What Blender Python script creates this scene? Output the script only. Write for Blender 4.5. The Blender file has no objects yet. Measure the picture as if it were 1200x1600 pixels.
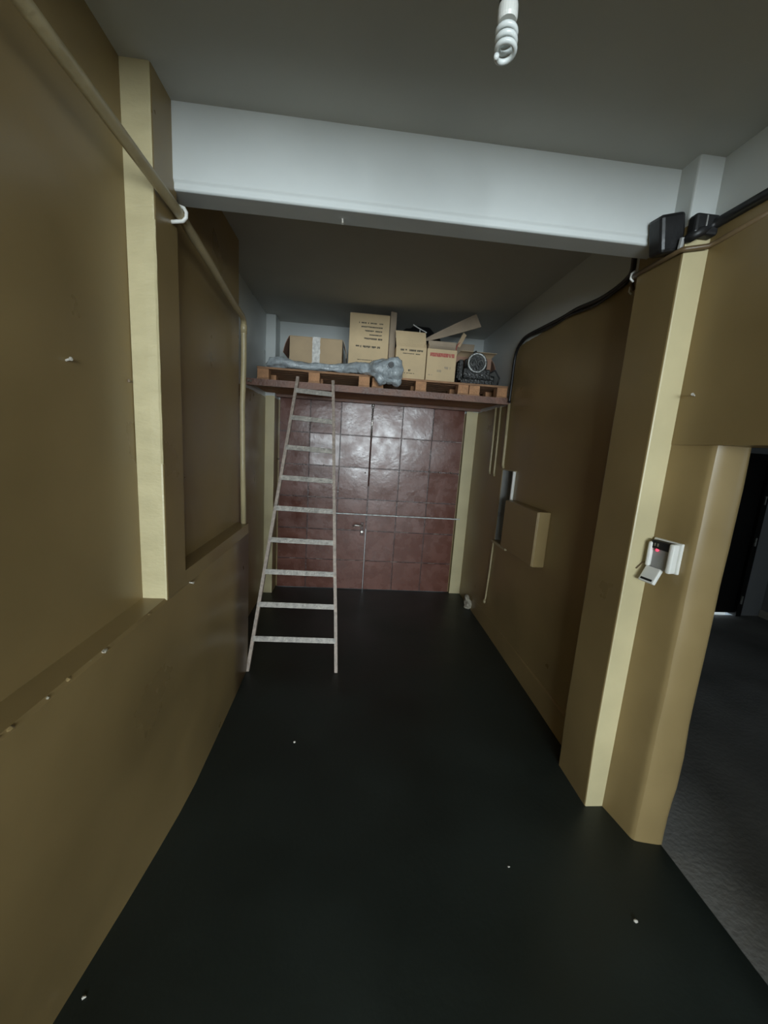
import bpy, bmesh, math, random
from mathutils import Vector, Matrix
from mathutils import noise as NZ
random.seed(7)
S = bpy.context.scene
COL = S.collection

# ------------------------------------------------------------------ camera
def make_camera():
    yaw, pitch, roll = 8.59e-2, -.1731, .06655
    cy, sy, cp, sp = math.cos(yaw), math.sin(yaw), math.cos(pitch), math.sin(pitch)
    f = Vector((sy*cp, cy*cp, sp)); r = Vector((cy, -sy, 0)); u = r.cross(f)
    c, s = math.cos(roll), math.sin(roll)
    r2 = c*r + s*u; u2 = -s*r + c*u
    cd = bpy.data.cameras.new('camera'); co = bpy.data.objects.new('camera', cd); COL.objects.link(co)
    cd.sensor_fit = 'VERTICAL'; cd.sensor_height = 36.0; cd.lens = 36.0*600/1600
    cd.clip_start = .02; cd.clip_end = 500
    m = Matrix((r2, u2, -f)).transposed().to_4x4(); m.translation = Vector((0, 0, 1.8))
    co.matrix_world = m
    S.camera = co
make_camera()

# ------------------------------------------------------------------ daylight
W = bpy.data.worlds.new('overcast_sky'); S.world = W; W.use_nodes = True
bg = W.node_tree.nodes['Background']
bg.inputs['Color'].default_value = (.80, .93, 1.0, 1); bg.inputs['Strength'].default_value = 3.0

def portal(name, loc, rot, sx, sz):
    l = bpy.data.lights.new(name, 'AREA'); l.shape = 'RECTANGLE'; l.size = sx; l.size_y = sz
    l.cycles.is_portal = True
    o = bpy.data.objects.new(name, l); COL.objects.link(o); o.location = loc; o.rotation_euler = rot
def daylight(name, loc, rot, sx, sz, watts, col=(.84, .95, 1.0)):
    l = bpy.data.lights.new(name, 'AREA'); l.shape = 'RECTANGLE'; l.size = sx; l.size_y = sz; l.energy = watts; l.color = col
    o = bpy.data.objects.new(name, l); COL.objects.link(o); o.location = loc; o.rotation_euler = rot
daylight('window_daylight', (.45, -5.98, 1.875), (math.pi/2, 0, 0), 4.3, 1.25, 525)   # the wide street window behind the viewer
portal('window_portal', (3.9, -.98, 1.6), (math.pi/2, 0, 0), 1.4, 1.2)

S.view_settings.view_transform = 'Standard'; S.view_settings.look = 'None'
S.view_settings.exposure = 0.0; S.view_settings.gamma = 1.0; S.view_settings.use_curve_mapping = False

# ------------------------------------------------------------------ materials
def mat(name, col, rough=.5, var=.15, vscale=3., bump=.05, bscale=60., metal=0., spec=.5, rvar=.1, stretch=(1,1,1), col2=None, fine=.5):
    """paint or plain material: mottled colour, uneven gloss and fine relief"""
    m = bpy.data.materials.new(name); m.use_nodes = True; nt = m.node_tree; N = nt.nodes; L = nt.links
    b = N['Principled BSDF']; b.inputs['Metallic'].default_value = metal
    b.inputs['Specular IOR Level'].default_value = spec
    tc = N.new('ShaderNodeNewGeometry'); mp = N.new('ShaderNodeMapping'); mp.inputs['Scale'].default_value = stretch
    L.new(tc.outputs['Position'], mp.inputs['Vector'])
    n1 = N.new('ShaderNodeTexNoise'); n1.inputs['Scale'].default_value = vscale; n1.inputs['Detail'].default_value = 5; n1.inputs['Roughness'].default_value = fine
    L.new(mp.outputs[0], n1.inputs['Vector'])
    mx = N.new('ShaderNodeMix'); mx.data_type = 'RGBA'
    c2 = col2 or tuple(min(1, c*(1+var)) for c in col); c1 = tuple(c*(1-var) for c in col) if not col2 else col
    mx.inputs['A'].default_value = (*c1, 1); mx.inputs['B'].default_value = (*c2, 1)
    rp = N.new('ShaderNodeMapRange'); rp.inputs['From Min'].default_value = .3; rp.inputs['From Max'].default_value = .7
    L.new(n1.outputs['Fac'], rp.inputs['Value']); L.new(rp.outputs[0], mx.inputs['Factor'])
    L.new(mx.outputs['Result'], b.inputs['Base Color'])
    rr = N.new('ShaderNodeMapRange'); rr.inputs['From Min'].default_value = .3; rr.inputs['From Max'].default_value = .7
    rr.inputs['To Min'].default_value = max(.03, rough-rvar); rr.inputs['To Max'].default_value = min(1, rough+rvar)
    L.new(n1.outputs['Fac'], rr.inputs['Value']); L.new(rr.outputs[0], b.inputs['Roughness'])
    if bump:
        n2 = N.new('ShaderNodeTexNoise'); n2.inputs['Scale'].default_value = bscale; n2.inputs['Detail'].default_value = 4
        L.new(mp.outputs[0], n2.inputs['Vector'])
        bp = N.new('ShaderNodeBump'); bp.inputs['Strength'].default_value = 1; bp.inputs['Distance'].default_value = bump*.02
        L.new(n2.outputs['Fac'], bp.inputs['Height']); L.new(bp.outputs[0], b.inputs['Normal'])
    return m

def zsplit(name, low, high, rules, rough_low=.36, rough_high=.8):
    """wall whose paint changes at a height: rules = (y_limit, z_near, z_far): below z brown paint, above white"""
    m = mat(name, low, rough_low, .14, 2.2, .02, 16); nt = m.node_tree; N = nt.nodes; L = nt.links
    b = N['Principled BSDF']; src = b.inputs['Base Color'].links[0].from_socket
    g = N.new('ShaderNodeNewGeometry'); sp = N.new('ShaderNodeSeparateXYZ'); L.new(g.outputs['Position'], sp.inputs[0])
    ylim, zn, zf = rules
    cmp_y = N.new('ShaderNodeMath'); cmp_y.operation = 'GREATER_THAN'; L.new(sp.outputs['Y'], cmp_y.inputs[0]); cmp_y.inputs[1].default_value = ylim
    zt = N.new('ShaderNodeMapRange'); L.new(cmp_y.outputs[0], zt.inputs['Value']); zt.inputs['To Min'].default_value = zn; zt.inputs['To Max'].default_value = zf
    nz = N.new('ShaderNodeTexNoise'); nz.inputs['Scale'].default_value = 9; L.new(g.outputs['Position'], nz.inputs['Vector'])
    ad = N.new('ShaderNodeMath'); ad.operation = 'MULTIPLY_ADD'; L.new(nz.outputs['Fac'], ad.inputs[0]); ad.inputs[1].default_value = .035; L.new(sp.outputs['Z'], ad.inputs[2])
    gt = N.new('ShaderNodeMath'); gt.operation = 'GREATER_THAN'; L.new(ad.outputs[0], gt.inputs[0]); L.new(zt.outputs[0], gt.inputs[1])
    mx = N.new('ShaderNodeMix'); mx.data_type = 'RGBA'; L.new(gt.outputs[0], mx.inputs['Factor']); L.new(src, mx.inputs['A']); mx.inputs['B'].default_value = (*high, 1)
    L.new(mx.outputs['Result'], b.inputs['Base Color'])
    return m

BROWN = (.29, .208, .092); CREAM = (.57, .495, .295); WHITE = (.66, .69, .68)
M = {}
M['brown'] = mat('brown_wall_paint', BROWN, .36, .14, 2.2, .02, 16)
M['cream'] = mat('cream_pillar_paint', CREAM, .38, .08, 6, .12, 45, stretch=(1, 1, 2.2))
M['white'] = mat('white_wall_paint', WHITE, .8, .05, 3, .03, 14)
M['ceil'] = mat('ceiling_paint', (.50, .50, .46), .85, .06, 2, .03, 14)
M['rwall'] = zsplit('right_wall_paint', BROWN, WHITE, (3.60, 2.765, 2.255))
M['lfar'] = zsplit('far_left_wall_paint', BROWN, (.60, .63, .62), (0., 2.24, 2.24))
M['pilcream'] = zsplit('right_pillar_face_paint', CREAM, WHITE, (9., 2.765, 2.7), .38)
M['lfarcream'] = zsplit('door_post_paint', CREAM, WHITE, (0., 2.26, 2.26), .4)
M['floor'] = mat('dark_green_floor_paint', (.0150, .0208, .0175), .46, .25, 1.6, .04, 40, spec=.5)
M['adjfloor'] = mat('grey_concrete_floor', (.24, .235, .225), .75, .25, 2, .2, 40)
M['adjwall'] = mat('blue_grey_room_paint', (.42, .46, .52), .8, .08, 2, .1, 20)
M['ground'] = mat('street_concrete', (.22, .22, .21), .9, .2, 1, .2, 20)
M['reddoor'] = mat('red_brown_enamel', (.155, .062, .044), .27, .16, 7, .06, 26, rvar=.10)
M['redframe'] = mat('red_brown_frame_paint', (.075, .033, .026), .4, .25, 7, .3, 30)
M['weld'] = mat('worn_weld_paint', (.30, .22, .19), .4, .4, 30, .2, 60)
M['iron'] = mat('rusty_brown_steel', (.20, .105, .075), .5, .35, 9, .3, 50)
M['ladder'] = mat('worn_beige_paint', (.36, .29, .24), .5, .4, 26, .3, 60, fine=.7)
M['rung'] = mat('scuffed_grey_beige_paint', (.36, .33, .29), .42, .5, 22, .3, 60, fine=.75)
M['wood'] = mat('pallet_pine', (.40, .22, .12), .75, .3, 6, .4, 40, stretch=(1, 6, 6))
M['wood_end'] = mat('pallet_block_wood', (.50, .26, .13), .75, .25, 12, .4, 60)
M['card'] = mat('brown_cardboard', (.50, .37, .23), .85, .08, 6, .12, 50)
M['card2'] = mat('tan_cardboard', (.66, .50, .30), .85, .07, 6, .12, 50)
M['card3'] = mat('greyish_cardboard', (.42, .33, .24), .85, .1, 6, .12, 50)
M['card4'] = mat('reddish_cardboard', (.34, .20, .14), .85, .12, 6, .12, 50)
M['print'] = mat('dark_print', (.05, .045, .04), .8, .1, 20, 0)
M['redprint'] = mat('red_print', (.50, .12, .10), .8, .1, 20, 0)
M['tape'] = mat('shiny_packing_tape', (.72, .70, .66), .18, .2, 40, .5, 60)
M['plastic_wrap'] = mat('grey_plastic_wrap', (.40, .44, .46), .2, .35, 12, .7, 28, fine=.65)
M['black'] = mat('black_plastic', (.012, .012, .013), .45, .2, 10, .05, 60)
M['greasy'] = mat('greasy_black_metal', (.022, .022, .021), .32, .4, 25, .5, 60)
M['alu'] = mat('dull_aluminium', (.40, .41, .40), .38, .3, 30, .3, 80, metal=.8)
M['oily'] = mat('oily_cast_metal', (.13, .13, .125), .4, .4, 30, .3, 80, metal=.6)
M['steel'] = mat('bright_steel', (.62, .60, .56), .3, .2, 30, .1, 80, metal=.9)
M['pvc'] = mat('beige_pipe_paint', (.40, .33, .19), .4, .12, 8, .06, 60)
M['brownpipe'] = mat('brown_painted_pipe', (.15, .10, .05), .42, .14, 8, .06, 60)
M['whiteplastic'] = mat('white_plastic', (.78, .78, .74), .35, .04, 8, .02, 60)
M['greyplastic'] = mat('grey_plastic', (.30, .30, .29), .35, .1, 8, .02, 60)
M['tube'] = mat('white_lamp_glass', (.80, .84, .83), .2, .03, 8, 0)
M['rubble'] = mat('crumbled_plaster', (.42, .38, .30), .9, .25, 30, .5, 60)
M['chip'] = mat('pale_chip', (.55, .52, .46), .8, .2, 30, .3, 60)
led = bpy.data.materials.new('red_led'); led.use_nodes = True
_b = led.node_tree.nodes['Principled BSDF']; _b.inputs['Base Color'].default_value = (.8, .05, .1, 1)
_b.inputs['Emission Color'].default_value = (1, .08, .16, 1); _b.inputs['Emission Strength'].default_value = 1.0
M['led'] = led

# ------------------------------------------------------------------ mesh helpers
def link(name, bm, ms, parent=None, smooth=False, bevel=0, recalc=True):
    if recalc: bmesh.ops.recalc_face_normals(bm, faces=bm.faces)
    me = bpy.data.meshes.new(name)
    if smooth:
        for f in bm.faces: f.smooth = True
    bm.to_mesh(me); bm.free()
    for k in (ms if isinstance(ms, (list, tuple)) else [ms]): me.materials.append(M[k])
    o = bpy.data.objects.new(name, me); COL.objects.link(o)
    if parent: o.parent = parent
    if bevel:
        md = o.modifiers.new('bevel', 'BEVEL'); md.width = bevel; md.segments = 2; md.limit_method = 'ANGLE'
    return o
def bx(bm, x0, x1, y0, y1, z0, z1, fm=None, mtx=None):
    vs = [bm.verts.new((x, y, z)) for x in (x0, x1) for y in (y0, y1) for z in (z0, z1)]
    q = {'-X': (0, 1, 3, 2), '+X': (4, 6, 7, 5), '-Y': (0, 4, 5, 1), '+Y': (2, 3, 7, 6), '-Z': (0, 2, 6, 4), '+Z': (1, 5, 7, 3)}
    for k, i in q.items():
        f = bm.faces.new([vs[j] for j in i])
        if fm and k in fm: f.material_index = fm[k]
    if mtx is not None:
        for v in vs: v.co = mtx @ v.co
    return vs
def prism(bm, pts, z0, z1, fm=None):
    a = [bm.verts.new((x, y, z0)) for x, y in pts]; b = [bm.verts.new((x, y, z1)) for x, y in pts]; n = len(pts)
    for i in range(n):
        f = bm.faces.new((a[i], a[(i+1) % n], b[(i+1) % n], b[i]))
        if fm and i in fm: f.material_index = fm[i]
    bm.faces.new(a[::-1]); bm.faces.new(b)
def loft(bm, rings, cap=True):
    R = [[bm.verts.new(p) for p in r] for r in rings]; n = len(R[0])
    for a, b in zip(R, R[1:]):
        for i in range(n): bm.faces.new((a[i], a[(i+1) % n], b[(i+1) % n], b[i]))
    if cap: bm.faces.new(R[0][::-1]); bm.faces.new(R[-1])
    return R
def tube(bm, pts, r, n=10, cap=True):
    pts = [Vector(p) for p in pts]; rings = []; up = None
    rs = r if isinstance(r, (list, tuple)) else [r]*len(pts)
    for i, p in enumerate(pts):
        t = (pts[min(i+1, len(pts)-1)] - pts[max(i-1, 0)]).normalized()
        if up is None: up = Vector((0, 0, 1)) if abs(t.z) < .9 else Vector((1, 0, 0))
        a = t.cross(up).normalized(); b = a.cross(t).normalized(); up = b
        rings.append([p + (a*math.cos(k*2*math.pi/n) + b*math.sin(k*2*math.pi/n))*rs[i] for k in range(n)])
    loft(bm, rings, cap)
def lathe(bm, prof, n=20, mtx=Matrix()):
    rings = [[mtx @ Vector((r*math.cos(k*2*math.pi/n), r*math.sin(k*2*math.pi/n), z)) for k in range(n)] for r, z in prof]
    loft(bm, rings)
def sphere(bm, c, r, seg=20, sq=(1, 1, 1)):
    bmesh.ops.create_uvsphere(bm, u_segments=seg, v_segments=seg//2, radius=r, matrix=Matrix.Translation(c) @ Matrix.Diagonal((*sq, 1)))
def one(fn): bm = bmesh.new(); fn(bm); return bm
def box_obj(name, dims, ms, parent=None, fm=None, bevel=0, mtx=None):
    bm = bmesh.new(); bx(bm, *dims, fm, mtx); return link(name, bm, ms, parent, bevel=bevel)
def struct(o, label, cat):
    o['kind'] = 'structure'; o['label'] = label; o['category'] = cat; return o
def tag(o, label, cat, group=None):
    o['label'] = label; o['category'] = cat
    if group: o['group'] = group
    return o
def empty(name, loc, label=None, cat=None, group=None):
    o = bpy.data.objects.new(name, None); COL.objects.link(o); o.location = loc; o.empty_display_size = .1
    if label: tag(o, label, cat, group)
    return o
def under(o, parent):          # keep world placement while parenting
    o.parent = parent; o.matrix_parent_inverse = Matrix.Translation(parent.location).inverted(); return o
def rough_bm(bm, amp, sc, off=(0, 0, 0)):
    bm.normal_update()
    for v in bm.verts:
        v.co += v.normal*NZ.noise(v.co*sc + Vector(off))*amp

# ================================================================== STRUCTURE
CN, CF = 3.0, 3.06             # ceiling heights of the near and far bay
# floor
bm = bmesh.new(); bx(bm, -1.2, 1.56, -6.0, 4.62, -.12, 0); bx(bm, 1.56, 3.3, -6.0, -1.0, -.12, 0); bx(bm, -2.7, -1.2, -6.0, -1.0, -.12, 0)
struct(link('floor', bm, 'floor'), 'dark green-black painted concrete floor of the narrow garage', 'floor')
bm = bmesh.new(); bx(bm, 1.561, 5.4, -.95, 4.15, -.12, -.004)
struct(link('floor_side', bm, 'adjfloor'), 'grey concrete floor of the side room beyond the opening', 'floor')
bm = bmesh.new(); bx(bm, -60, 60, -60, 60, -.3, -.125)
struct(link('ground_outside', bm, 'ground'), 'pale street pavement outside the garage', 'ground')

# left wall: dado below, recessed panels above, pillar between
bm = bmesh.new()
ys = [-1.02, .5, .95, 1.25, 1.45, 1.62, 1.79, 2.1, 2.45, 2.82]
bot = [-.80, -.83, -.825, -.785, -.762, -.745, -.736, -.738, -.742, -.748]
sec = []
for y, xb in zip(ys, bot):
    j = NZ.noise(Vector((y*3, 0, 0)))*.003
    sec.append([(-1.1, y, -.1), (xb, y, -.1), (xb, y, .0), (xb*.55-.744*.45, y, .25), (-.744+j, y, .6), (-.744, y, 1.10), (-.752, y, 1.112), (-1.1, y, 1.112)])
loft(bm, sec)
bx(bm, -1.1, -.744, 1.60, 2.82, 1.098, 1.172)
bmesh.ops.recalc_face_normals(bm, faces=bm.faces)
for f in bm.faces: f.smooth = abs(f.normal.x) > .8 and f.calc_center_median().z < 1.09
wl = link('wall_left', bm, 'brown'); struct(wl, 'brown painted left wall with low ledge, pillar and recessed upper panels', 'wall')
box_obj('upper_panel', (-1.1, -.84, -1.02, 1.66, 1.09, CN+.02), 'brown', wl)
box_obj('upper_panel', (-1.1, -.83, 1.66, 2.87, 1.15, CF+.02), 'brown', wl)
box_obj('pillar', (-1.0, -.742, 1.57, 1.755, 1.10, CF), ['brown', 'cream'], wl, {'-Y': 1}, bevel=.008)
bm = bmesh.new(); rows = []
for i in range(30):
    z = 1.668+.86*i/29; j = NZ.noise(Vector((0, 0, z*14)))*.0025; q = .0012+.003*min(1, (2.53-z)*3)
    rows.append([(-.839, 1.572, z), (-.838, 1.57-q, z), (-.78, 1.569-q-abs(j)*.6, z), (-.748+j, 1.57-q, z), (-.7415+j, 1.572, z)])
loft(bm, rows); link('plaster_coat', bm, 'cream', wl)
# far left wall beyond the thick part
fl = box_obj('wall_left_far', (-1.2, -.985, 2.80, 4.75, -.1, CF+.02), 'lfar')
struct(fl, 'left wall of the far bay, brown below and white above the shelf', 'wall')
# chipped ledge plaster
for i in range(9):
    y = .7+random.random()*.75
    bm = bmesh.new(); s = random.uniform(.004, .009)
    bmesh.ops.create_icosphere(bm, subdivisions=1, radius=s, matrix=Matrix.Translation((-.748+random.uniform(-.006, .003), y, 1.108)) @ Matrix.Diagonal((1, random.uniform(1, 2.6), .6, 1)))
    rough_bm(bm, s*.6, 90, (i, 0, 0)); link('plaster_crumb', bm, 'brown' if i % 4 else 'rubble', wl)

# right wall of the far bay with a niche
NY0, NY1, NZ0, NZ1 = 3.30, 3.60, .95, 1.64
bm = bmesh.new()
bx(bm, 1.42, 1.60, 1.85, NY0, -.1, CF+.02); bx(bm, 1.42, 1.60, NY1, 4.75, -.1, CF+.02)
bx(bm, 1.42, 1.60, NY0, NY1, -.1, NZ0); bx(bm, 1.42, 1.60, NY0, NY1, NZ1, CF+.02); bx(bm, 1.54, 1.60, NY0, NY1, NZ0, NZ1)
wr = struct(link('wall_right', bm, 'rwall'), 'brown painted right wall of the far bay with a narrow niche', 'wall')
# low plinth along its foot
bm = bmesh.new()
loft(bm, [[(1.43, y, -.02), (1.43-d, y, -.02), (1.43-d+.004, y, h-.01), (1.418, y, h), (1.43, y, h)] for y, d, h in ((1.88, .034, .20), (2.4, .024, .19), (3.0, .018, .18), (3.6, .012, .17), (4.0, .012, .16))])
struct(link('baseboard_right', bm, 'brown'), 'low brown plaster plinth along the foot of the right wall', 'baseboard')
# right pillar
bm = bmesh.new()
loft(bm, [[(1.29-d, 1.63, z), (1.60, 1.63, z), (1.60, 1.90, z), (1.29-d, 1.90, z)] for z, d in ((-.1, -.012), (0, -.012), (.4, 0), (CF, 0))])
for f in bm.faces:
    f.normal_update()
    if f.normal.y < -.7 or (f.calc_center_median().y < 1.64): f.material_index = 1
pr = struct(link('pillar_right', bm, ['rwall', 'pilcream'], bevel=.008), 'right pillar with brown side and pale cream face towards the light', 'pillar')
# near right wall stub with rounded jamb, lintel and the wall past the opening
bm = bmesh.new()
jam = [(1.395, 1.64), (1.412, 1.56), (1.428, 1.482), (1.4305, 1.470), (1.4345, 1.460), (1.442, 1.452), (1.454, 1.447), (1.475, 1.441), (1.505, 1.436), (1.535, 1.432), (1.558, 1.430), (1.572, 1.433), (1.581, 1.444), (1.585, 1.47), (1.585, 1.64)]
rows = []
for i in range(25):
    z = -.1+1.985*i/24; r = []
    for x, y in jam:
        w = NZ.noise(Vector((x*8, 5, z*5)))*.006 if y < 1.5 else 0
        r.append((x+w*(2 if x > 1.55 else .5), y-abs(w), z))
    rows.append(r)
loft(bm, rows)
for f in bm.faces: f.smooth = True
for e in bm.edges:
    if abs(e.verts[0].co.z-e.verts[1].co.z) < .01 and (e.verts[0].co.z > 1.87): e.smooth = False
    if abs(e.verts[0].co.z-e.verts[1].co.z) > .01 and any(abs(e.verts[0].co.y-y) < .0045 and x-.01 < e.verts[0].co.x < x+.01 for x, y in ((1.428, 1.482), (1.442, 1.452), (1.585, 1.64), (1.395, 1.64))): e.smooth = False
prism(bm, [(1.395, 1.64), (1.432, .35), (1.585, .35), (1.585, 1.64)], 1.884, CN+.02)
bx(bm, 1.44, 1.585, -.95, .35, -.1, CN+.02)
wn = struct(link('wall_right_near', bm, 'rwall'), 'brown right wall with an opening into the dark side room', 'wall')
# beam
bm = bmesh.new()
loft(bm, [[(x, 1.72, CF), (x, 1.72, 2.745), (x, 1.728, 2.735), (x, 1.728, 2.716), (x, 1.735, 2.711), (x, 1.85, 2.716), (x, 1.85, CF)] for x in (-1.0, 1.4)])
struct(link('beam', bm, 'white', bevel=.003), 'white painted ceiling beam spanning between the two pillars', 'beam')
# ceilings
bm = bmesh.new(); bx(bm, -1.0, 1.44, -.08, .05, 2.667, CN+.1); bx(bm, 1.44, 3.2, -1.1, -.96, 2.6, CN+.1)
struct(link('beam_rear', bm, 'white'), 'white ceiling beam behind the viewer', 'beam')
struct(box_obj('ceiling', (-2.7, 3.3, -6.15, 1.74, CN, CN+.15), 'ceil'), 'grey-white ceiling of the near bay with hanging lamp', 'ceiling')
struct(box_obj('ceiling_far', (-1.2, 1.62, 1.80, 4.75, CF, CF+.15), 'ceil'), 'dim ceiling of the far bay above the boxes', 'ceiling')
# back wall around the gate
bm = bmesh.new()
bx(bm, -1.2, -.86, 4.602, 4.75, -.1, CF+.02); bx(bm, 1.265, 1.6, 4.602, 4.75, -.1, CF+.02); bx(bm, -.86, 1.265, 4.602, 4.75, 2.24, CF+.02)
wb = struct(link('wall_back', bm, 'lfar'), 'back wall around the gate, white above the shelf', 'wall')
box_obj('gate_post', (-1.0, -.885, 4.37, 4.62, -.02, CF), ['lfar', 'lfarcream'], wb, {'-Y': 1}, bevel=.006)
box_obj('gate_post', (1.285, 1.425, 4.545, 4.62, -.02, 2.4), ['lfar', 'lfarcream'], wb, {'-Y': 1}, bevel=.006)
# rear of the room behind the camera: wide opening to the street
bm = bmesh.new()
bx(bm, -2.7, 3.3, -6.18, -6.0, 2.52, CN+.1); bx(bm, -2.7, 3.3, -6.18, -6.0, -.1, 1.25); bx(bm, -2.7, -1.72, -6.18, -6.0, -.1, 3.0); bx(bm, 2.62, 3.3, -6.18, -6.0, -.1, 3.0); bx(bm, -2.85, -2.6, -6.18, -1.0, -.1, CN+.1); bx(bm, -2.7, -.9, -1.15, -1.0, -.1, CN+.1); bx(bm, 3.1, 3.3, -6.18, -.95, -.1, CN+.1)
struct(link('wall_front', bm, 'brown'), 'street side wall with a wide window behind the viewer', 'wall')
# side room
bm = bmesh.new()
bx(bm, 1.44, 3.2, -1.05, -.95, -.1, CN+.1); bx(bm, 4.6, 5.4, -1.05, -.95, -.1, CN+.1)
bx(bm, 3.2, 4.6, -1.05, -.95, -.1, 1.0); bx(bm, 3.2, 4.6, -1.05, -.95, 2.2, CN+.1)
bx(bm, 5.16, 5.4, -.95, 4.3, -.1, CN+.1)
bx(bm, 1.58, 4.02, 4.15, 4.3, -.1, CN+.1); bx(bm, 4.02, 4.86, 4.15, 4.3, 1.98, CN+.1); bx(bm, 4.86, 5.4, 4.15, 4.3, -.1, CN+.1)
ws = struct(link('wall_side_room', bm, 'adjwall'), 'blue-grey walls of the side room seen through the opening', 'wall')
struct(box_obj('ceiling_side_room', (1.585, 5.4, -1.05, 4.3, CN, CN+.15), 'adjwall'), 'ceiling of the side room', 'ceiling')
box_obj('skirting', (5.135, 5.165, -.9, 4.14, -.01, .085), 'whiteplastic', ws)
d2 = empty('door_2', (4.44, 4.16, 0)); struct(d2, 'black door standing in the far wall of the side room', 'door')
under(box_obj('door_leaf', (4.09, 4.79, 4.15, 4.19, .028, 1.91), 'black', bevel=.004), d2)
under(box_obj('door_frame', (4.02, 4.09, 4.11, 4.28, 0, 1.98), 'black'), d2)
under(box_obj('door_frame', (4.79, 4.86, 4.11, 4.28, 0, 1.98), 'black'), d2)
under(box_obj('door_frame', (4.09, 4.79, 4.11, 4.28, 1.91, 1.98), 'black'), d2)
for z in (.22, .95, 1.45):
    bm = bmesh.new(); tube(bm, [(4.80, 4.09, z-.05), (4.80, 4.09, z+.05)], .012, 8); under(link('hinge', bm, 'alu'), d2)

# ================================================================== GATE (door_1)
g = empty('door_1', (.19, 4.57, 0)); struct(g, 'red-brown sheet metal double gate of square panels under the shelf', 'door')
ZR = [.003, .377, .755, 1.14, 1.514, 1.884, 2.255]
XL = [-.868, -.522, -.172, .1835]; XRt = [.187, .541, .902, 1.272]
def leaf(xs, side):
    lf = box_obj('gate_leaf', (xs[0], xs[-1], 4.584, 4.60, ZR[0], ZR[-1]), 'redframe'); under(lf, g)
    for i in range(3):
        for k in range(6):
            x0, x1, z0, z1 = xs[i], xs[i+1], ZR[k], ZR[k+1]
            bm = bmesh.new(); n = 6; e = .0075
            dent = random.uniform(-.004, .004); tx = random.uniform(-.006, .006); tz = random.uniform(-.006, .006)
            grid = [[bm.verts.new((x0+e+(x1-x0-2*e)*a/n, 4.566 + dent*math.sin(math.pi*a/n)*math.sin(math.pi*b/n) + tx*(a/n-.5)+tz*(b/n-.5), z0+e+(z1-z0-2*e)*b/n)) for b in range(n+1)] for a in range(n+1)]
            for a in range(n):
                for b in range(n):
                    f = bm.faces.new((grid[a][b], grid[a+1][b], grid[a+1][b+1], grid[a][b+1])); f.smooth = True
            r = bmesh.ops.extrude_face_region(bm, geom=bm.faces[:])
            for v in r['geom']:
                if isinstance(v, bmesh.types.BMVert): v.co.y = 4.586
            for f in bm.faces:
                f.normal_update(); f.smooth = abs(f.normal.y) > .8
            for ed in bm.edges: ed.smooth = all(f.smooth for f in ed.link_faces)
            p = link('panel', bm, 'reddoor'); p.parent = lf
    return lf
leaf(XL, -1); leaf(XRt, 1); rng0 = random.Random(11)
# seams, bolts, handle, crossbar
under(box_obj('top_rail', (-.875, 1.28, 4.55, 4.60, 2.25, 2.30), 'redframe', bevel=.004), g)
under(box_obj('cross_bar', (-.83, 1.33, 4.54, 4.55, .95, .966), 'alu', bevel=.004), g)
bm = bmesh.new(); bx(bm, .176, .196, 4.556, 4.566, .78, 2.25); P0 = under(link('cover_strip', bm, 'redframe'), g)
bm = bmesh.new(); tube(bm, [(.186, 4.55, 2.22), (.186, 4.55, 1.30)], .009, 8); bx(bm, .168, .204, 4.54, 4.568, 2.20, 2.24)
rod = under(link('bolt_rod', bm, 'redframe'), g)
bm = bmesh.new(); tube(bm, [(.186, 4.548, 2.235), (.186, 4.548, 1.86)], .0105, 8); sphere(bm, (.186, 4.545, 2.235), .02, 10)
under(link('bolt_tip', bm, 'steel', smooth=True), g)
bm = bmesh.new(); bx(bm, .118, .158, 4.552, 4.568, .70, .86)
lk = under(link('lock_plate', bm, 'redframe', bevel=.003), g)
bm = bmesh.new(); tube(bm, [(.138, 4.56, .825), (.138, 4.515, .825), (.125, 4.505, .827), (.055, 4.503, .83), (.03, 4.506, .815)], .0085, 8)
under(link('lever_handle', bm, 'steel', smooth=True), g)
bm = bmesh.new(); tube(bm, [(.138, 4.558, .745), (.138, 4.54, .745)], .014, 10); under(link('lock_cylinder', bm, 'steel'), g)
for k in range(1, 6):
    bm = bmesh.new(); x = -.86
    while x < 1.25:
        w = rng0.uniform(.02, .10)
        if rng0.random() < .55: bx(bm, x, x+w, 4.5625, 4.568, ZR[k]-.004, ZR[k]+rng0.uniform(0, .004))
        x += w+rng0.uniform(.01, .09)
    o = under(link('weld_seam', bm, 'weld'), g); o['kind'] = 'stuff'
for x, z in ((-.87, 1.56), (-.35, 1.52), (.14, 1.46), (.91, 1.52), (1.03, 1.515), (1.17, 1.52), (1.26, 1.5)):
    bm = bmesh.new(); sphere(bm, (x, 4.562, z), .010, 8); under(link('rivet', bm, 'steel', smooth=True), g)

# ================================================================== SHELF
sh = empty('storage_shelf', (.22, 3.62, 2.25), 'red-brown steel and plank shelf high across the gate end', 'shelf')
def P(o, p=None): return under(o, p)
bm = bmesh.new(); bx(bm, -.985, 1.42, 3.62, 3.628, 2.245, 2.302); bx(bm, -.985, 1.42, 3.628, 3.68, 2.245, 2.253)
P(link('front_beam', bm, 'iron'), sh)
bm = bmesh.new(); bx(bm, -.985, 1.42, 4.46, 4.52, 2.245, 2.285); P(link('back_beam', bm, 'iron'), sh)
y = 3.632
while y < 4.45:
    w = random.uniform(.13, .15)
    box = box_obj('plank', (-.975, 1.412, y, min(y+w-.006, 4.5), 2.272, 2.300+random.uniform(-.003, .001)), 'wood'); P(box, sh); y += w
bm = bmesh.new(); tube(bm, [(-.965, 3.60, 2.275), (-.93, 3.60, 2.275)], .012, 8); P(link('fixing_bolt', bm, 'steel'), sh)

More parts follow.
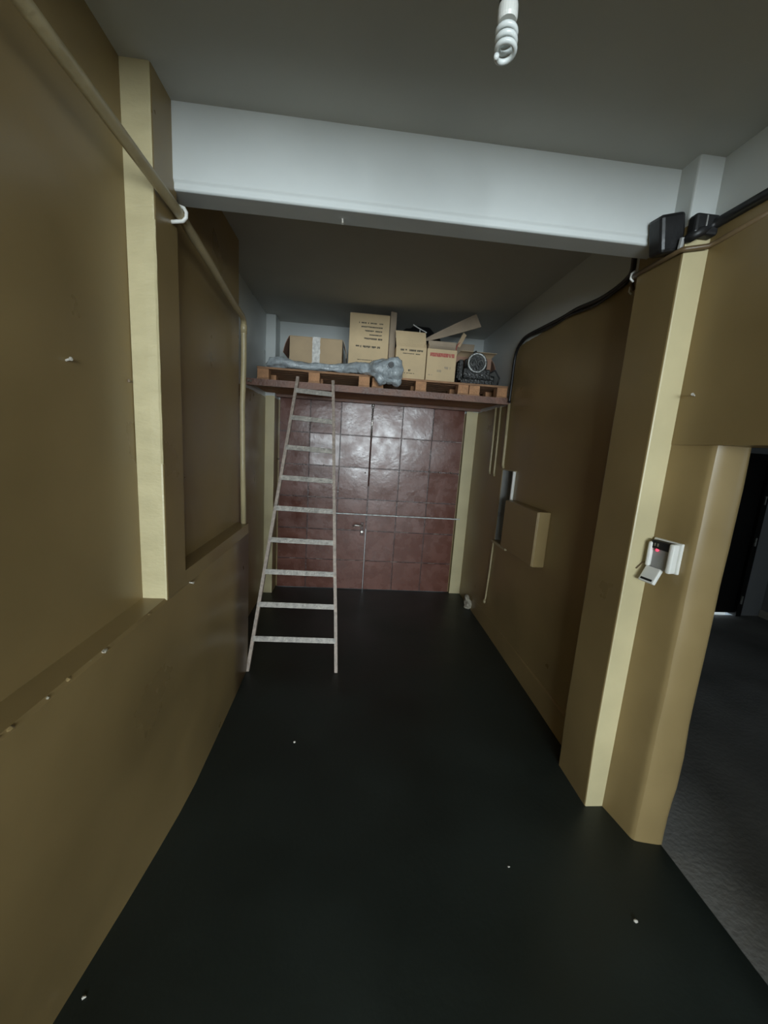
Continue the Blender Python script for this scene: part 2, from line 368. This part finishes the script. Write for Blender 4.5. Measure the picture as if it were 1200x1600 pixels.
# ================================================================== PALLETS
def pallet(x0, x1, y0, y1, nb, label, end_ms='wood_end', half=False):
    p = empty('wooden_pallet', ((x0+x1)/2, y0, 2.302), label, 'pallet', 'pallets on the shelf')
    z0 = 2.303
    for k in range(nb):
        bxw = .10
        xa = x0 + (x1-x0-bxw)*k/(nb-1)
        for yy in (y0, (y0+y1)/2-.05, y1-.10):
            P(box_obj('block', (xa, xa+bxw, yy, yy+.10, z0+.018, z0+.094), end_ms, bevel=.003), p)
        P(box_obj('bottom_board', (xa-.003, xa+bxw+.003, y0-.003, y1, z0, z0+.018), 'wood', bevel=.002), p)
    n = 7; w = (y1-y0)/n
    for k in range(n):
        P(box_obj('deck_board', (x0-.004, x1+.004, y0+k*w, y0+k*w+w*.78, z0+.094, z0+.112+random.uniform(-.001, .001)), 'wood', bevel=.002), p)
pallet(-.90, .105, 3.665, 4.42, 3, 'long wooden pallet at the left end of the shelf')
pallet(.13, 1.03, 3.665, 4.42, 3, 'middle wooden pallet under the stacked cardboard boxes')
pallet(1.038, 1.405, 3.665, 4.42, 2, 'narrow wooden pallet at the right end under the engine part')
PT = 2.302+.114   # pallet top

# ================================================================== BOXES
def lines(bm, x0, x1, z, h, y, words, rng, ragged='l'):
    """a line of small illegible print standing just proud of a vertical face"""
    x = x0
    while x < x1-.004:
        w = rng.uniform(.004, .011)
        if rng.random() < .86:
            zz = z + (h*.25 if rng.random() < .2 else 0)
            bx(bm, x, min(x+w, x1), y, y+.0008, zz, z+h)
        x += w + .0022
def carton(name, x0, x1, y0, y1, z0, z1, m, label, rot=0, closed=True, th=.006):
    c = empty(name, ((x0+x1)/2, (y0+y1)/2, z0), label, 'box', 'cardboard boxes on the shelf')
    if closed:
        P(box_obj('carton_body', (x0, x1, y0, y1, z0, z1-.002), m, bevel=.004), c)
        ym = (y0+y1)/2
        P(box_obj('top_flap', (x0+.001, x1-.001, y0+.001, ym-.002, z1-.002, z1+.002), m), c)
        P(box_obj('top_flap', (x0+.001, x1-.001, ym+.002, y1-.001, z1-.002, z1+.002), m), c)
    else:
        bm = bmesh.new(); bx(bm, x0, x1, y0, y0+th, z0, z1); bx(bm, x0, x1, y1-th, y1, z0, z1)
        bx(bm, x0, x0+th, y0+th, y1-th, z0, z1); bx(bm, x1-th, x1, y0+th, y1-th, z0, z1); bx(bm, x0+th, x1-th, y0+th, y1-th, z0, z0+th)
        P(link('carton_body', bm, m), c)
    return c
def flap(c, p0, p1, up, m, th=.005, name='flap'):
    """a bent flap hinged on p0-p1, reaching along the vector up"""
    p0, p1, up = Vector(p0), Vector(p1), Vector(up)
    n = (p1-p0).cross(up).normalized()*th
    bm = bmesh.new(); k = 4
    rows = []
    for i in range(k+1):
        t = i/k; bend = n*(3*math.sin(math.pi*t)*.6)
        rows.append([p0+up*t+bend, p1+up*t+bend, p1+up*t+bend+n, p0+up*t+bend+n])
    loft(bm, rows); return P(link(name, bm, m), c)
rng = random.Random(3)
# 1 low taped box
c1 = carton('cardboard_box', -.655, -.165, 3.86, 4.16, PT, 2.742, 'card', 'low cardboard box with a shiny vertical tape strip, leftmost on the shelf')
def tape_strip():
    bm = bmesh.new(); n = 14; zs = [2.42+(.328)*i/n for i in range(n+1)]
    rows = [[(-.445+rng.uniform(-.004, .004), 3.8585, z), (-.372+rng.uniform(-.004, .004), 3.8585, z), (-.372, 3.8615, z), (-.445, 3.8615, z)] for z in zs]
    loft(bm, rows); bx(bm, -.445, -.372, 3.859, 4.0, 2.7445, 2.746)
    P(link('packing_tape', bm, 'tape'), c1)
tape_strip()
flap(c1, (-.655, 3.862, 2.74), (-.655, 4.15, 2.74), (-.055, .0, -.15), 'card4')
flap(c1, (-.162, 4.15, 2.74), (-.162, 3.862, 2.74), (.035, .0, -.16), 'card3')
# 2 tall printed box
c2 = carton('cardboard_box', -.105, .268, 3.84, 4.20, PT, 2.985, 'card2', 'tall tan cardboard box with lines of dark print near its top')
bm = bmesh.new()
for k, (xa, xb) in enumerate([(-.03, .205), (.005, .215), (.04, .205), (.06, .205)]): lines(bm, xa, xb, 2.90-k*.034, .011, 3.8385, 6, rng)
lines(bm, .035, .205, 2.762, .015, 3.8385, 4, rng); lines(bm, -.04, .205, 2.688, .018, 3.8385, 5, rng); lines(bm, -.02, .14, 2.575, .006, 3.8385, 3, rng)
P(link('printed_text', bm, 'print'), c2)['kind'] = 'stuff'
# 3 loose cardboard panel standing beside
lp = empty('cardboard_divider', (.31, 3.9, PT), 'narrow upright cardboard panel between the tall box and the open box', 'cardboard')
bm = bmesh.new(); mt = Matrix.Translation((.302, 3.86, PT)) @ Matrix.Rotation(math.radians(24), 4, 'Z')
bx(bm, -.031, .031, -.004, .004, 0, .612, mtx=mt)
P(link('folded_sheet', bm, 'card3'), lp)
# 4 open box with raised front flap
c3 = carton('cardboard_box', .335, .618, 3.74, 4.05, PT, 2.705, 'card2', 'open tan cardboard box with its raised front flap bent back', closed=False)
flap(c3, (.618, 3.745, 2.705), (.335, 3.745, 2.705), (-.012, .035, .145), 'card2')
flap(c3, (.613, 4.04, 2.705), (.613, 3.745, 2.705), (.0, 0, .05), 'card')
bm = bmesh.new(); lines(bm, .375, .585, 2.668, .016, 3.7385, 5, rng); lines(bm, .40, .56, 2.642, .008, 3.7385, 5, rng)
lines(bm, .345, .395, 2.575, .008, 3.7385, 2, rng); lines(bm, .37, .395, 2.535, .011, 3.7385, 2, rng); lines(bm, .40, .52, 2.47, .006, 3.7385, 3, rng); lines(bm, .46, .485, 2.49, .018, 3.7385, 3, rng)
P(link('printed_text', bm, 'print'), c3)['kind'] = 'stuff'
# 5 box with red band
c4 = carton('cardboard_box', .628, .905, 3.74, 4.02, PT, 2.708, 'card2', 'cardboard box with a red printed band, between the open box and the engine part', closed=False)
flap(c4, (.90, 3.745, 2.708), (.635, 3.745, 2.708), (.004, .045, .082), 'card3')
flap(c4, (.90, 4.0, 2.708), (.90, 3.745, 2.708), (.03, -.01, .075), 'redprint'); flap(c4, (.632, 3.745, 2.708), (.632, 4.0, 2.708), (.0, 0, .05), 'card')
bm = bmesh.new(); lines(bm, .655, .885, 2.640, .034, 3.7385, 5, rng)
for k in range(3): lines(bm, .655, .885, 2.642+k*.011, .0095, 3.7383, 5, rng)
P(link('red_band', bm, 'redprint'), c4)['kind'] = 'stuff'
bm = bmesh.new(); lines(bm, .72, .78, 2.505, .02, 3.7385, 2, rng); lines(bm, .65, .70, 2.47, .010, 3.7385, 2, rng); lines(bm, .80, .86, 2.535, .022, 3.7385, 2, rng)
P(link('printed_text', bm, 'card3'), c4)['kind'] = 'stuff'
# 6 box behind the engine with splayed flaps
c5 = carton('cardboard_box', .96, 1.33, 4.0, 4.30, PT, 2.72, 'card4', 'reddish open cardboard box with splayed flaps behind the engine part', closed=False)
flap(c5, (1.33, 4.005, 2.72), (.97, 4.005, 2.72), (.02, -.10, .03), 'card'); flap(c5, (1.325, 4.29, 2.72), (1.325, 4.01, 2.72), (.05, -.02, -.10), 'card4')
flap(c5, (.96, 4.29, 2.72), (1.20, 4.29, 2.72), (.03, .02, .20), 'card3'); flap(c5, (.97, 4.01, 2.72), (.97, 4.28, 2.72), (-.02, 0, .10), 'card')
# 7 folded cardboard sheet lying across the boxes
fs = empty('folded_cardboard', (.8, 3.86, 2.80), 'long folded cardboard sheet leaning up to the ceiling across the open boxes', 'cardboard')
A = Vector((.60, 3.83, 2.80)); B = Vector((1.075, 3.72, 3.0)); bm = bmesh.new()
secs = []
for i in range(9):
    t = i/8; c = A.lerp(B, t); h = .012+.075*t**.7; d = .05+.05*t
    up = Vector((-.42, 0, .9)); bk = Vector((0, 1, 0))
    o1 = c - up*h*.9; o2 = c + up*h*.55 + bk*.02; o3 = c + up*h*.4 + bk*d; 
    secs.append([o1, o2, o3, o3+Vector((0, .002, -.006)), o2+Vector((.002, .006, -.006)), o1+Vector((.002, .008, 0))])
loft(bm, secs); P(link('sheet', bm, 'card3'), fs)
bm = bmesh.new(); mt = Matrix.Translation((.925, 3.80, 2.76)) @ Matrix.Rotation(.45, 4, 'Y') @ Matrix.Rotation(.3, 4, 'Z'); bx(bm, -.02, .02, -.003, .003, 0, .13, mtx=mt)
P(link('torn_strip', bm, 'card'), fs)
# 8 round lid in the open box
bm = bmesh.new(); lathe(bm, [(.0005, .052), (.03, .05), (.055, .04), (.072, .02), (.078, 0), (.078, -.35), (.0005, -.35)], 24, Matrix.Translation((.44, 3.90, 2.872-.05)))
pot = tag(link('jar', bm, 'greyplastic', smooth=False), 'grey round-topped jar sticking out of the open box', 'jar')
pot.location.z = 0
# dark sack added to give the dark area behind the open boxes
sk = empty('dark_filler', (.62, 4.2, PT), 'black sack added for the dark area behind the open cardboard boxes', 'filler')
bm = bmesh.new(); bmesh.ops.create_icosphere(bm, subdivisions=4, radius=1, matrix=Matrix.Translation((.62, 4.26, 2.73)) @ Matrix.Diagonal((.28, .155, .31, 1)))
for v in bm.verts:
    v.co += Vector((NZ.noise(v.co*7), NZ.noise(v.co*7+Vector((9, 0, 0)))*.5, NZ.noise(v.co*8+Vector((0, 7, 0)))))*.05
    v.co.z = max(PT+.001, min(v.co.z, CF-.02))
P(link('filler_body', bm, 'black', smooth=True), sk)
# 9 thin wire rack
wk = empty('wire_handle', (.56, 3.97, 2.55), 'thin pale wire handle poking out of the open box', 'wire')
bm = bmesh.new(); tube(bm, [(.565, 3.97, 2.44), (.575, 3.95, 2.86), (.57, 3.94, 2.925)], .004, 6); tube(bm, [(.50, 3.93, 2.955), (.57, 3.94, 2.925), (.64, 3.95, 2.90)], .005, 6)
P(link('wire', bm, 'whiteplastic'), wk)

# ================================================================== WRAPPED SHAFT
ws_ = empty('wrapped_drive_shaft', (-.2, 3.72, PT), 'long machine shaft wrapped in grey plastic film along the left pallet', 'machine part')
path = [(-.84, .012, .050), (-.80, .042, .047), (-.74, .048, .05), (-.66, .046, .048), (-.58, .038, .042), (-.46, .034, .036), (-.34, .036, .036), (-.22, .038, .036), (-.12, .040, .037), (-.05, .044, .043), (.0, .056, .05), (.05, .062, .05), (.09, .056, .05), (.13, .062, .05), (.17, .085, .045), (.21, .10, .04), (.27, .108, .03), (.33, .10, .03), (.37, .075, .035), (.385, .03, .04)]
bm = bmesh.new(); rings = []; n = 28
for i, (x, r, zo) in enumerate(path):
    yc = 3.735 - max(0, x+.15)*.42; 
    if x > .12: yc = min(yc, 3.555)
    zc = PT + .012 + r*.92 if x < .1 else PT + .03
    if .0 <= x < .14: zc = PT+.04
    sq = 1.25 if -.78 < x < -.05 else 1.0
    ring = []
    for k in range(n):
        a = 2*math.pi*k/n
        rr = r*(1+.16*NZ.noise(Vector((x*9, math.cos(a)*1.6, math.sin(a)*1.6)))+.07*math.sin(5*a+x*30))
        z = zc+rr*math.sin(a)
        yv = yc+rr*sq*math.cos(a)
        if x < .12: z = max(z, PT+.001)
        ring.append((x, yv, z))
    rings.append(ring)
loft(bm, rings)
bmesh.ops.subdivide_edges(bm, edges=bm.edges[:], cuts=1, use_grid_fill=True, smooth=.4)
rough_bm(bm, .016, 21)
P(link('plastic_wrapping', bm, 'plastic_wrap', smooth=True), ws_)
bm = bmesh.new(); mt = Matrix.Translation((.272, 3.438, 2.476)) @ Matrix.Rotation(math.pi/2, 4, 'X')
lathe(bm, [(.021, -.03), (.026, -.006), (.032, .004), (.034, -.004), (.034, -.03)], 20, mt); P(link('shaft_flange', bm, 'plastic_wrap', smooth=True), ws_)
bm = bmesh.new(); lathe(bm, [(.0005, .004), (.024, .004), (.024, -.004), (.0005, -.004)], 20, Matrix.Translation((.272, 3.449, 2.476)) @ Matrix.Rotation(math.pi/2, 4, 'X')); P(link('shaft_bore', bm, 'black'), ws_)
for x0, z0, x1, r in ((.19, 2.37, .24, .055), (.32, 2.37, .33, .058)):
    bm = bmesh.new(); sphere(bm, (x0+.01, 3.535, z0+.005), r, 16, (1, 1, 1)); rough_bm(bm, .022, 26); P(link('plastic_bulge', bm, 'plastic_wrap', smooth=True), ws_)

# ================================================================== ENGINE PART
en = empty('engine_part', (1.12, 3.78, PT), 'greasy black engine part with a round metal ring facing the room', 'machine part')
bm = bmesh.new()
bx(bm, .96, 1.27, 3.72, 3.95, PT, PT+.055); bx(bm, .985, 1.245, 3.735, 3.93, PT+.055, PT+.15)
bx(bm, 1.0, 1.215, 3.755, 3.92, PT+.15, PT+.235); bx(bm, 1.225, 1.30, 3.76, 3.90, PT, PT+.10)
P(link('block', bm, 'greasy', bevel=.012), en)
bm = bmesh.new(); bx(bm, .935, .975, 3.725, 3.85, PT+.03, PT+.215); bx(bm, .925, .94, 3.74, 3.80, PT+.05, PT+.19); P(link('side_plate', bm, 'greasy', bevel=.006), en)
mt = Matrix.Translation((1.10, 3.735, 2.61)) @ Matrix.Rotation(math.pi/2, 4, 'X')
bm = bmesh.new(); lathe(bm, [(.070, 0), (.070, .028), (.076, .036), (.088, .036), (.094, .028), (.094, 0), (.082, -.03), (.072, -.03), (.070, 0)], 36, mt); bm.faces.ensure_lookup_table()
P(link('ring', bm, 'alu', smooth=True), en)
for s in (-1, 1):
    bm = bmesh.new(); lathe(bm, [(.022, -.004), (.022, .022), (.026, .026), (.031, .022), (.031, -.004)], 20, mt @ Matrix.Translation((s*.033, 0, 0))); P(link('bore_tube', bm, 'oily', smooth=True), en)
    bm = bmesh.new(); m2 = mt @ Matrix.Translation((s*.033, 0, .004)); bx(bm, -.003, .003, -.021, .021, 0, .012, mtx=m2); P(link('butterfly_valve', bm, 'greasy'), en)
bm = bmesh.new(); lathe(bm, [(.0005, 0), (.071, 0), (.071, .004), (.0005, .004)], 30, mt); P(link('inner_face', bm, 'greasy'), en)
bm = bmesh.new(); tube(bm, [(1.085, 3.78, 2.66), (1.085, 3.77, 2.715), (1.10, 3.765, 2.725)], [.016, .014, .008], 10); tube(bm, [(1.11, 3.80, 2.66), (1.125, 3.80, 2.705)], .010, 8); P(link('top_fitting', bm, 'greasy', smooth=True), en)
for x, z in ((1.005, PT+.03), (1.10, PT+.035), (1.2, PT+.03), (1.04, PT+.085), (1.16, PT+.09)):
    bm = bmesh.new(); lathe(bm, [(.0005, .014), (.010, .014), (.013, .008), (.013, 0), (.0005, 0)], 6, Matrix.Translation((x, 3.72 if z < PT+.05 else 3.735, z)) @ Matrix.Rotation(math.pi/2, 4, 'X')); P(link('bolt_head', bm, 'oily'), en)
bm = bmesh.new(); tube(bm, [(1.24, 3.80, PT+.12), (1.30, 3.77, PT+.15), (1.345, 3.76, PT+.08), (1.33, 3.75, PT+.02)], .008, 8); P(link('hose', bm, 'black', smooth=True), en)

# ================================================================== LADDER
ld = empty('ladder', (-.4, 2.8, 0), 'worn beige metal ladder with nine rungs leaning on the shelf', 'ladder')
FL, FR = Vector((-.741, 2.80, 0)), Vector((-.056, 2.80, 0)); TL, TR = Vector((-.530, 3.585, 2.335)), Vector((-.222, 3.585, 2.325))
slope = (TL-FL).normalized(); nrm = Vector((0, -slope.z, slope.y)).normalized()
def rail(a, b):
    bm = bmesh.new(); d = (b-a).normalized(); s = d.cross(nrm).normalized(); rows = []
    a = a + d*0
    for i in range(7):
        t = i/6; p = a.lerp(b, t); w = .0125; h = .016; wob = NZ.noise(Vector((t*4, a.x, 0)))*.004
        p = p + s*wob
        rows.append([p-s*w-nrm*h, p+s*w-nrm*h, p+s*w+nrm*h, p-s*w+nrm*h])
    for v in rows[0]: v.z = 0.0005
    loft(bm, rows); return P(link('rail', bm, 'ladder'), ld)
rail(FL, TL); rail(FR, TR)
for k in range(9):
    t = [.0985, .206, .312, .417, .524, .63, .737, .845, .948][k]
    a, b = FL.lerp(TL, t), FR.lerp(TR, t); b.z -= .004
    tilt = random.uniform(-.003, .003); a.z += tilt
    bm = bmesh.new(); d = (b-a).normalized(); up = slope; rows = []
    for i in range(5):
        p = a.lerp(b, i/4); h = .021
        rows.append([p-up*h+nrm*.017, p+up*h+nrm*.017, p+up*h+nrm*.006, p-up*h+nrm*.006])
    loft(bm, rows)
    bm2 = [ [p + nrm*0 for p in r] for r in rows]
    P(link('rung', bm, 'rung', bevel=.002), ld)

# ================================================================== PIPES, CABLES
pp = empty('conduit_pipe', (-.715, 1.6, 2.62), 'beige conduit pipe running along the upper left wall and down to the ledge', 'pipe')
bm = bmesh.new()
pts = [(-.712, -.44, 2.64), (-.712, .5, 2.635), (-.712, 1.2, 2.627), (-.712, 1.68, 2.617), (-.722, 2.05, 2.585), (-.745, 2.45, 2.555), (-.766, 2.72, 2.556), (-.774, 2.78, 2.55), (-.777, 2.80, 2.52), (-.777, 2.802, 2.3), (-.785, 2.80, 2.0), (-.782, 2.80, 1.6), (-.776, 2.80, 1.172)]
tube(bm, pts, .0185, 12); P(link('pipe', bm, 'pvc', smooth=True), pp)
bm = bmesh.new(); tube(bm, [(-.745, 1.70, 2.585), (-.725, 1.70, 2.588), (-.700, 1.70, 2.592), (-.688, 1.70, 2.605), (-.687, 1.70, 2.622), (-.695, 1.70, 2.637), (-.712, 1.70, 2.642)], .007, 8); P(link('hook', bm, 'whiteplastic', smooth=True), pp)
bm = bmesh.new(); lathe(bm, [(.0215, 0), (.0215, .05), (.019, .055), (.0185, 0)], 14, Matrix.Translation((-.777, 2.801, 2.47))); P(link('coupling', bm, 'pvc', smooth=True), pp)
# right side conduits
for (y, z0, z1, r, dx, lab) in ((3.93, 1.575, 2.245, .011, -.012, 'thin painted conduit on the right wall under the shelf, nearest the gate'),
                                (3.80, 1.56, 2.245, .010, -.012, 'thin painted conduit on the right wall under the shelf, middle of three'),
                                (3.585, 1.655, 2.245, .014, -.015, 'thicker pale conduit dropping from the shelf into the wall niche')):
    bm = bmesh.new(); tube(bm, [(1.42+dx, y, z1), (1.42+dx, y-.015, (z0+z1)/2), (1.42+dx, y-.02, z0+.03), (1.415, y-.02, z0)], r, 10)
    tag(link('wall_conduit', bm, 'pvc', smooth=True), lab, 'pipe', 'conduits on the right wall')
bm = bmesh.new(); tube(bm, [(1.41, 3.585, .945), (1.41, 3.60, .60), (1.405, 3.61, .34), (1.395, 3.60, .31)], .009, 8); tube(bm, [(1.395, 3.60, .315), (1.392, 3.6, .285)], .014, 8)
tag(link('wall_conduit', bm, 'pvc', smooth=True), 'thin conduit running from the wall niche down towards the floor', 'pipe', 'conduits on the right wall')
# cable along the top of the right wall
cb = empty('black_cable', (1.40, 2.4, 2.75), 'sagging black cable along the top of the right wall', 'cable')
bm = bmesh.new(); cp = []
key = [(1.39, 1.0, 2.735), (1.385, 1.55, 2.75), (1.30, 1.60, 2.70), (1.275, 1.72, 2.70), (1.275, 1.90, 2.77), (1.39, 2.10, 2.755), (1.40, 2.32, 2.73), (1.402, 2.6, 2.755), (1.402, 2.81, 2.757), (1.402, 3.1, 2.772), (1.402, 3.35, 2.782), (1.402, 3.46, 2.765), (1.402, 3.545, 2.71), (1.402, 3.575, 2.62), (1.402, 3.58, 2.42), (1.402, 3.585, 2.26)]
for i in range(len(key)-1):
    p0, p1, p2, p3 = [Vector(key[max(0, min(len(key)-1, i+j))]) for j in (-1, 0, 1, 2)]
    for s in range(6):
        t = s/6; cp.append(.5*((2*p1)+(-p0+p2)*t+(2*p0-5*p1+4*p2-p3)*t*t+(-p0+3*p1-3*p2+p3)*t**3))
cp.append(Vector(key[-1])); tube(bm, cp, [.019 if p.y < 1.62 else .013 for p in cp], 8); P(link('cable', bm, 'black', smooth=True), cb)
bm = bmesh.new(); tube(bm, [p+Vector((-.004, 0, -.022+.006*math.sin(i*.5))) for i, p in enumerate(cp[30:-14])], .007, 6); P(link('second_cable', bm, 'black', smooth=True), cb)
# brown thin pipe over the pillar
bp = empty('brown_conduit', (1.28, 1.8, 2.68), 'thin brown conduit crossing the top of the right pillar', 'pipe')
bm = bmesh.new(); tube(bm, [(1.405, 2.08, 2.685), (1.33, 1.99, 2.675), (1.278, 1.90, 2.665), (1.276, 1.75, 2.66), (1.276, 1.625, 2.655), (1.29, 1.615, 2.655), (1.375, 1.612, 2.672), (1.392, 1.58, 2.68), (1.405, 1.40, 2.69)], .010, 8); P(link('pipe', bm, 'brownpipe', smooth=True), bp)
for p in ((1.405, 2.085, 2.685), (1.285, 1.91, 2.668)):
    bm = bmesh.new(); tube(bm, [Vector(p)+Vector((0, 0, .022)), Vector(p)+Vector((-.014, 0, .01)), Vector(p)+Vector((-.016, 0, -.012)), Vector(p)+Vector((0, 0, -.024))], .005, 8); P(link('clip', bm, 'whiteplastic', smooth=True), bp)
# black box at beam corner
bb = empty('junction_box', (1.26, 1.66, 2.72), 'black plastic box fixed where the beam meets the right pillar', 'box')
bm = bmesh.new(); mt = Matrix.Translation((1.243, 1.685, 2.735)) @ Matrix.Rotation(-.25, 4, 'Y') @ Matrix.Rotation(.1, 4, 'X')
bx(bm, -.055, .05, -.045, .033, -.075, .065, mtx=mt); P(link('housing', bm, 'black', bevel=.014), bb)
bm = bmesh.new(); bx(bm, 1.285, 1.385, 1.585, 1.63, 2.70, 2.775); P(link('side_unit', bm, 'black', bevel=.01), bb)
bm = bmesh.new(); bx(bm, 1.325, 1.33, 1.582, 1.586, 2.715, 2.765); P(link('bracket', bm, 'greyplastic'), bb)
bm = bmesh.new(); tube(bm, [(1.275, 1.635, 2.66), (1.275, 1.63, 2.70)], .010, 8); P(link('cable_gland', bm, 'greyplastic'), bb)

# ================================================================== WALL FITTINGS
eb = empty('wall_cabinet', (1.41, 2.87, 1.0), 'shallow brown painted cabinet fixed on the right wall beside the niche', 'cabinet')
P(box_obj('cabinet_body', (1.33, 1.42, 2.60, 3.20, .99, 1.40), 'brown', bevel=.005), eb)
P(box_obj('cover', (1.322, 1.331, 2.604, 3.196, .994, 1.396), 'brown', bevel=.003), eb)
nf = empty('niche_frame', (1.42, 3.45, .95), 'open metal meter box set in the right wall beside the cabinet', 'meter box')
P(box_obj('back_plate', (1.532, 1.538, 3.302, 3.598, .952, 1.638), 'greyplastic'), nf)
P(box_obj('side_plate', (1.425, 1.532, 3.592, 3.598, .952, 1.638), 'greyplastic'), nf)
P(box_obj('frame_lip', (1.395, 1.42, 3.275, 3.30, 1.38, 1.645), 'whiteplastic', bevel=.006), nf)
P(box_obj('bottom_lip', (1.395, 1.42, 3.27, 3.62, .925, .95), 'pvc', bevel=.006), nf)
P(box_obj('top_lip', (1.408, 1.42, 3.275, 3.61, 1.64, 1.65), 'pvc'), nf)

# card reader
rd = empty('card_reader', (1.415, 1.57, 1.34), 'white wall device with a red light and a sloping tongue on the right wall', 'device')
WM = Matrix.Translation((1.412, 1.560, 1.395)) @ Matrix.Rotation(math.radians(12), 4, 'Z')   # local -X points into the room
def rb(name, d, m, bev=.004, ex=None):
    bm = bmesh.new(); bx(bm, *d, mtx=WM @ ex if ex else WM); return P(link(name, bm, m, bevel=bev), rd)
rb('back_case', (-.012, .004, -.070, .060, -.068, .070), 'whiteplastic')
rb('side_wall', (-.052, -.012, .036, .054, -.060, .055), 'whiteplastic', .008)
rb('side_wall', (-.052, -.012, -.064, -.042, -.066, .066), 'whiteplastic', .008)
rb('front_panel', (-.036, -.012, -.042, .036, -.062, .026), 'greyplastic')
rb('dark_window', (-.044, -.012, -.042, .044, .026, .064), 'black')
tng = Matrix.Translation((-.034, .014, -.062)) @ Matrix.Rotation(math.radians(-62), 4, 'Y')
rb('tongue', (-.075, .0, -.036, .036, -.010, .010), 'whiteplastic', .004, tng)
rb('slot', (-.068, -.058, -.027, .027, .0101, .0108), 'black', 0, tng)
bm = bmesh.new(); sphere(bm, WM @ Vector((-.040, .014, .022)), .0075, 10); P(link('red_light', bm, 'led', smooth=True), rd)
for k in (0, 1):
    rb('contact', (-.0455, -.0435, .008+.014*k, .014+.014*k, .038, .052), 'steel', 0)
bm = bmesh.new(); tube(bm, [(1.395, 1.61, 1.36), (1.36, 1.624, 1.34), (1.335, 1.625, 1.31)], .003, 6); P(link('wire', bm, 'brownpipe'), rd)

# nails and hooks
def nail(p, d, lab, m='chip'):
    p, d = Vector(p), Vector(d); bm = bmesh.new(); tube(bm, [p-d*.2, p+d*.8, p+d], [.003, .0035, .006], 8)
    tag(link('wall_nail', bm, m), lab, 'nail')
nail((-.84, 1.23, 1.979), (.018, -.006, .004), 'pale nail stub in the near left wall panel')
nail((-.842, 1.57, 1.969), (.004, -.035, 0), 'bent nail at the edge of the left pillar', 'brownpipe')
nail((1.398, 1.56, 2.085), (-.028, -.02, .002), 'pale nail on the right wall above the opening')
nail((-.744, 1.79, 1.10), (.02, -.004, .0), 'pale plug in the left wall below the far ledge')
nail((-.1, 1.80, 2.716), (.002, -.004, -.022), 'small hook under the ceiling beam')

# ================================================================== LAMP
lm = empty('ceiling_lamp', (.272, .95, CN), 'unlit white spiral bulb hanging from a black socket on a cord', 'lamp')
LT = Matrix.Translation((.270, .95, 2.718)) @ Matrix.Rotation(-.05, 4, 'Y')
bm = bmesh.new(); tube(bm, [(.272, .95, CN), (.272, .95, 2.76)], .004, 8); P(link('cord', bm, 'black'), lm)
bm = bmesh.new(); lathe(bm, [(.036, 0), (.036, -.012), (.030, -.018), (.0005, -.018)], 20, Matrix.Translation((.272, .95, CN))); P(link('ceiling_rose', bm, 'whiteplastic'), lm)
bm = bmesh.new(); lathe(bm, [(.0005, .045), (.008, .044), (.016, .03), (.019, .0), (.0185, -.006), (.0005, -.006)], 20, LT); P(link('socket', bm, 'black'), lm)
bm = bmesh.new(); lathe(bm, [(.0005, -.005), (.0195, -.005), (.0205, -.010), (.0205, -.028), (.018, -.034), (.0005, -.034)], 24, LT); P(link('bulb_base', bm, 'whiteplastic', smooth=False), lm)
bm = bmesh.new(); hp = []
for i in range(73):
    t = i/72; a = t*2*math.pi*3.4+.6; hp.append(LT @ Vector((.0185*math.cos(a), .0185*math.sin(a), -.042-.050*t)))
tube(bm, [LT @ Vector((.012, .008, -.030))]+hp, .0055, 8); P(link('spiral_tube', bm, 'tube', smooth=True), lm)

# ================================================================== FLOOR BITS
for i, (x, y, s, lab) in enumerate([(-.27, 2.067, .008, 'tiny pale chip on the floor in front of the ladder'), (1.209, 1.137, .010, 'small pale chip on the floor near the side opening'), (-.77, 1.0, .008, 'small pale chip on the floor by the near left wall'), (.774, 1.348, .007, 'tiny dull chip on the floor in the middle right')]):
    bm = bmesh.new(); bmesh.ops.create_icosphere(bm, subdivisions=1, radius=s, matrix=Matrix.Translation((x, y, s*.35)) @ Matrix.Diagonal((1, .7, .5, 1))); rough_bm(bm, s*.5, 120, (i, 3, 1))
    tag(link('floor_chip', bm, 'chip'), lab, 'chip')
bm = bmesh.new(); bmesh.ops.create_icosphere(bm, subdivisions=3, radius=.06, matrix=Matrix.Translation((1.40, 4.12, .05)) @ Matrix.Diagonal((.6, 1.1, 1.5, 1))); rough_bm(bm, .035, 22)
for v in bm.verts: v.co.z = max(v.co.z, .0)
tag(link('plaster_rubble', bm, 'rubble'), 'lump of crumbled plaster at the foot of the right wall by the gate', 'rubble')
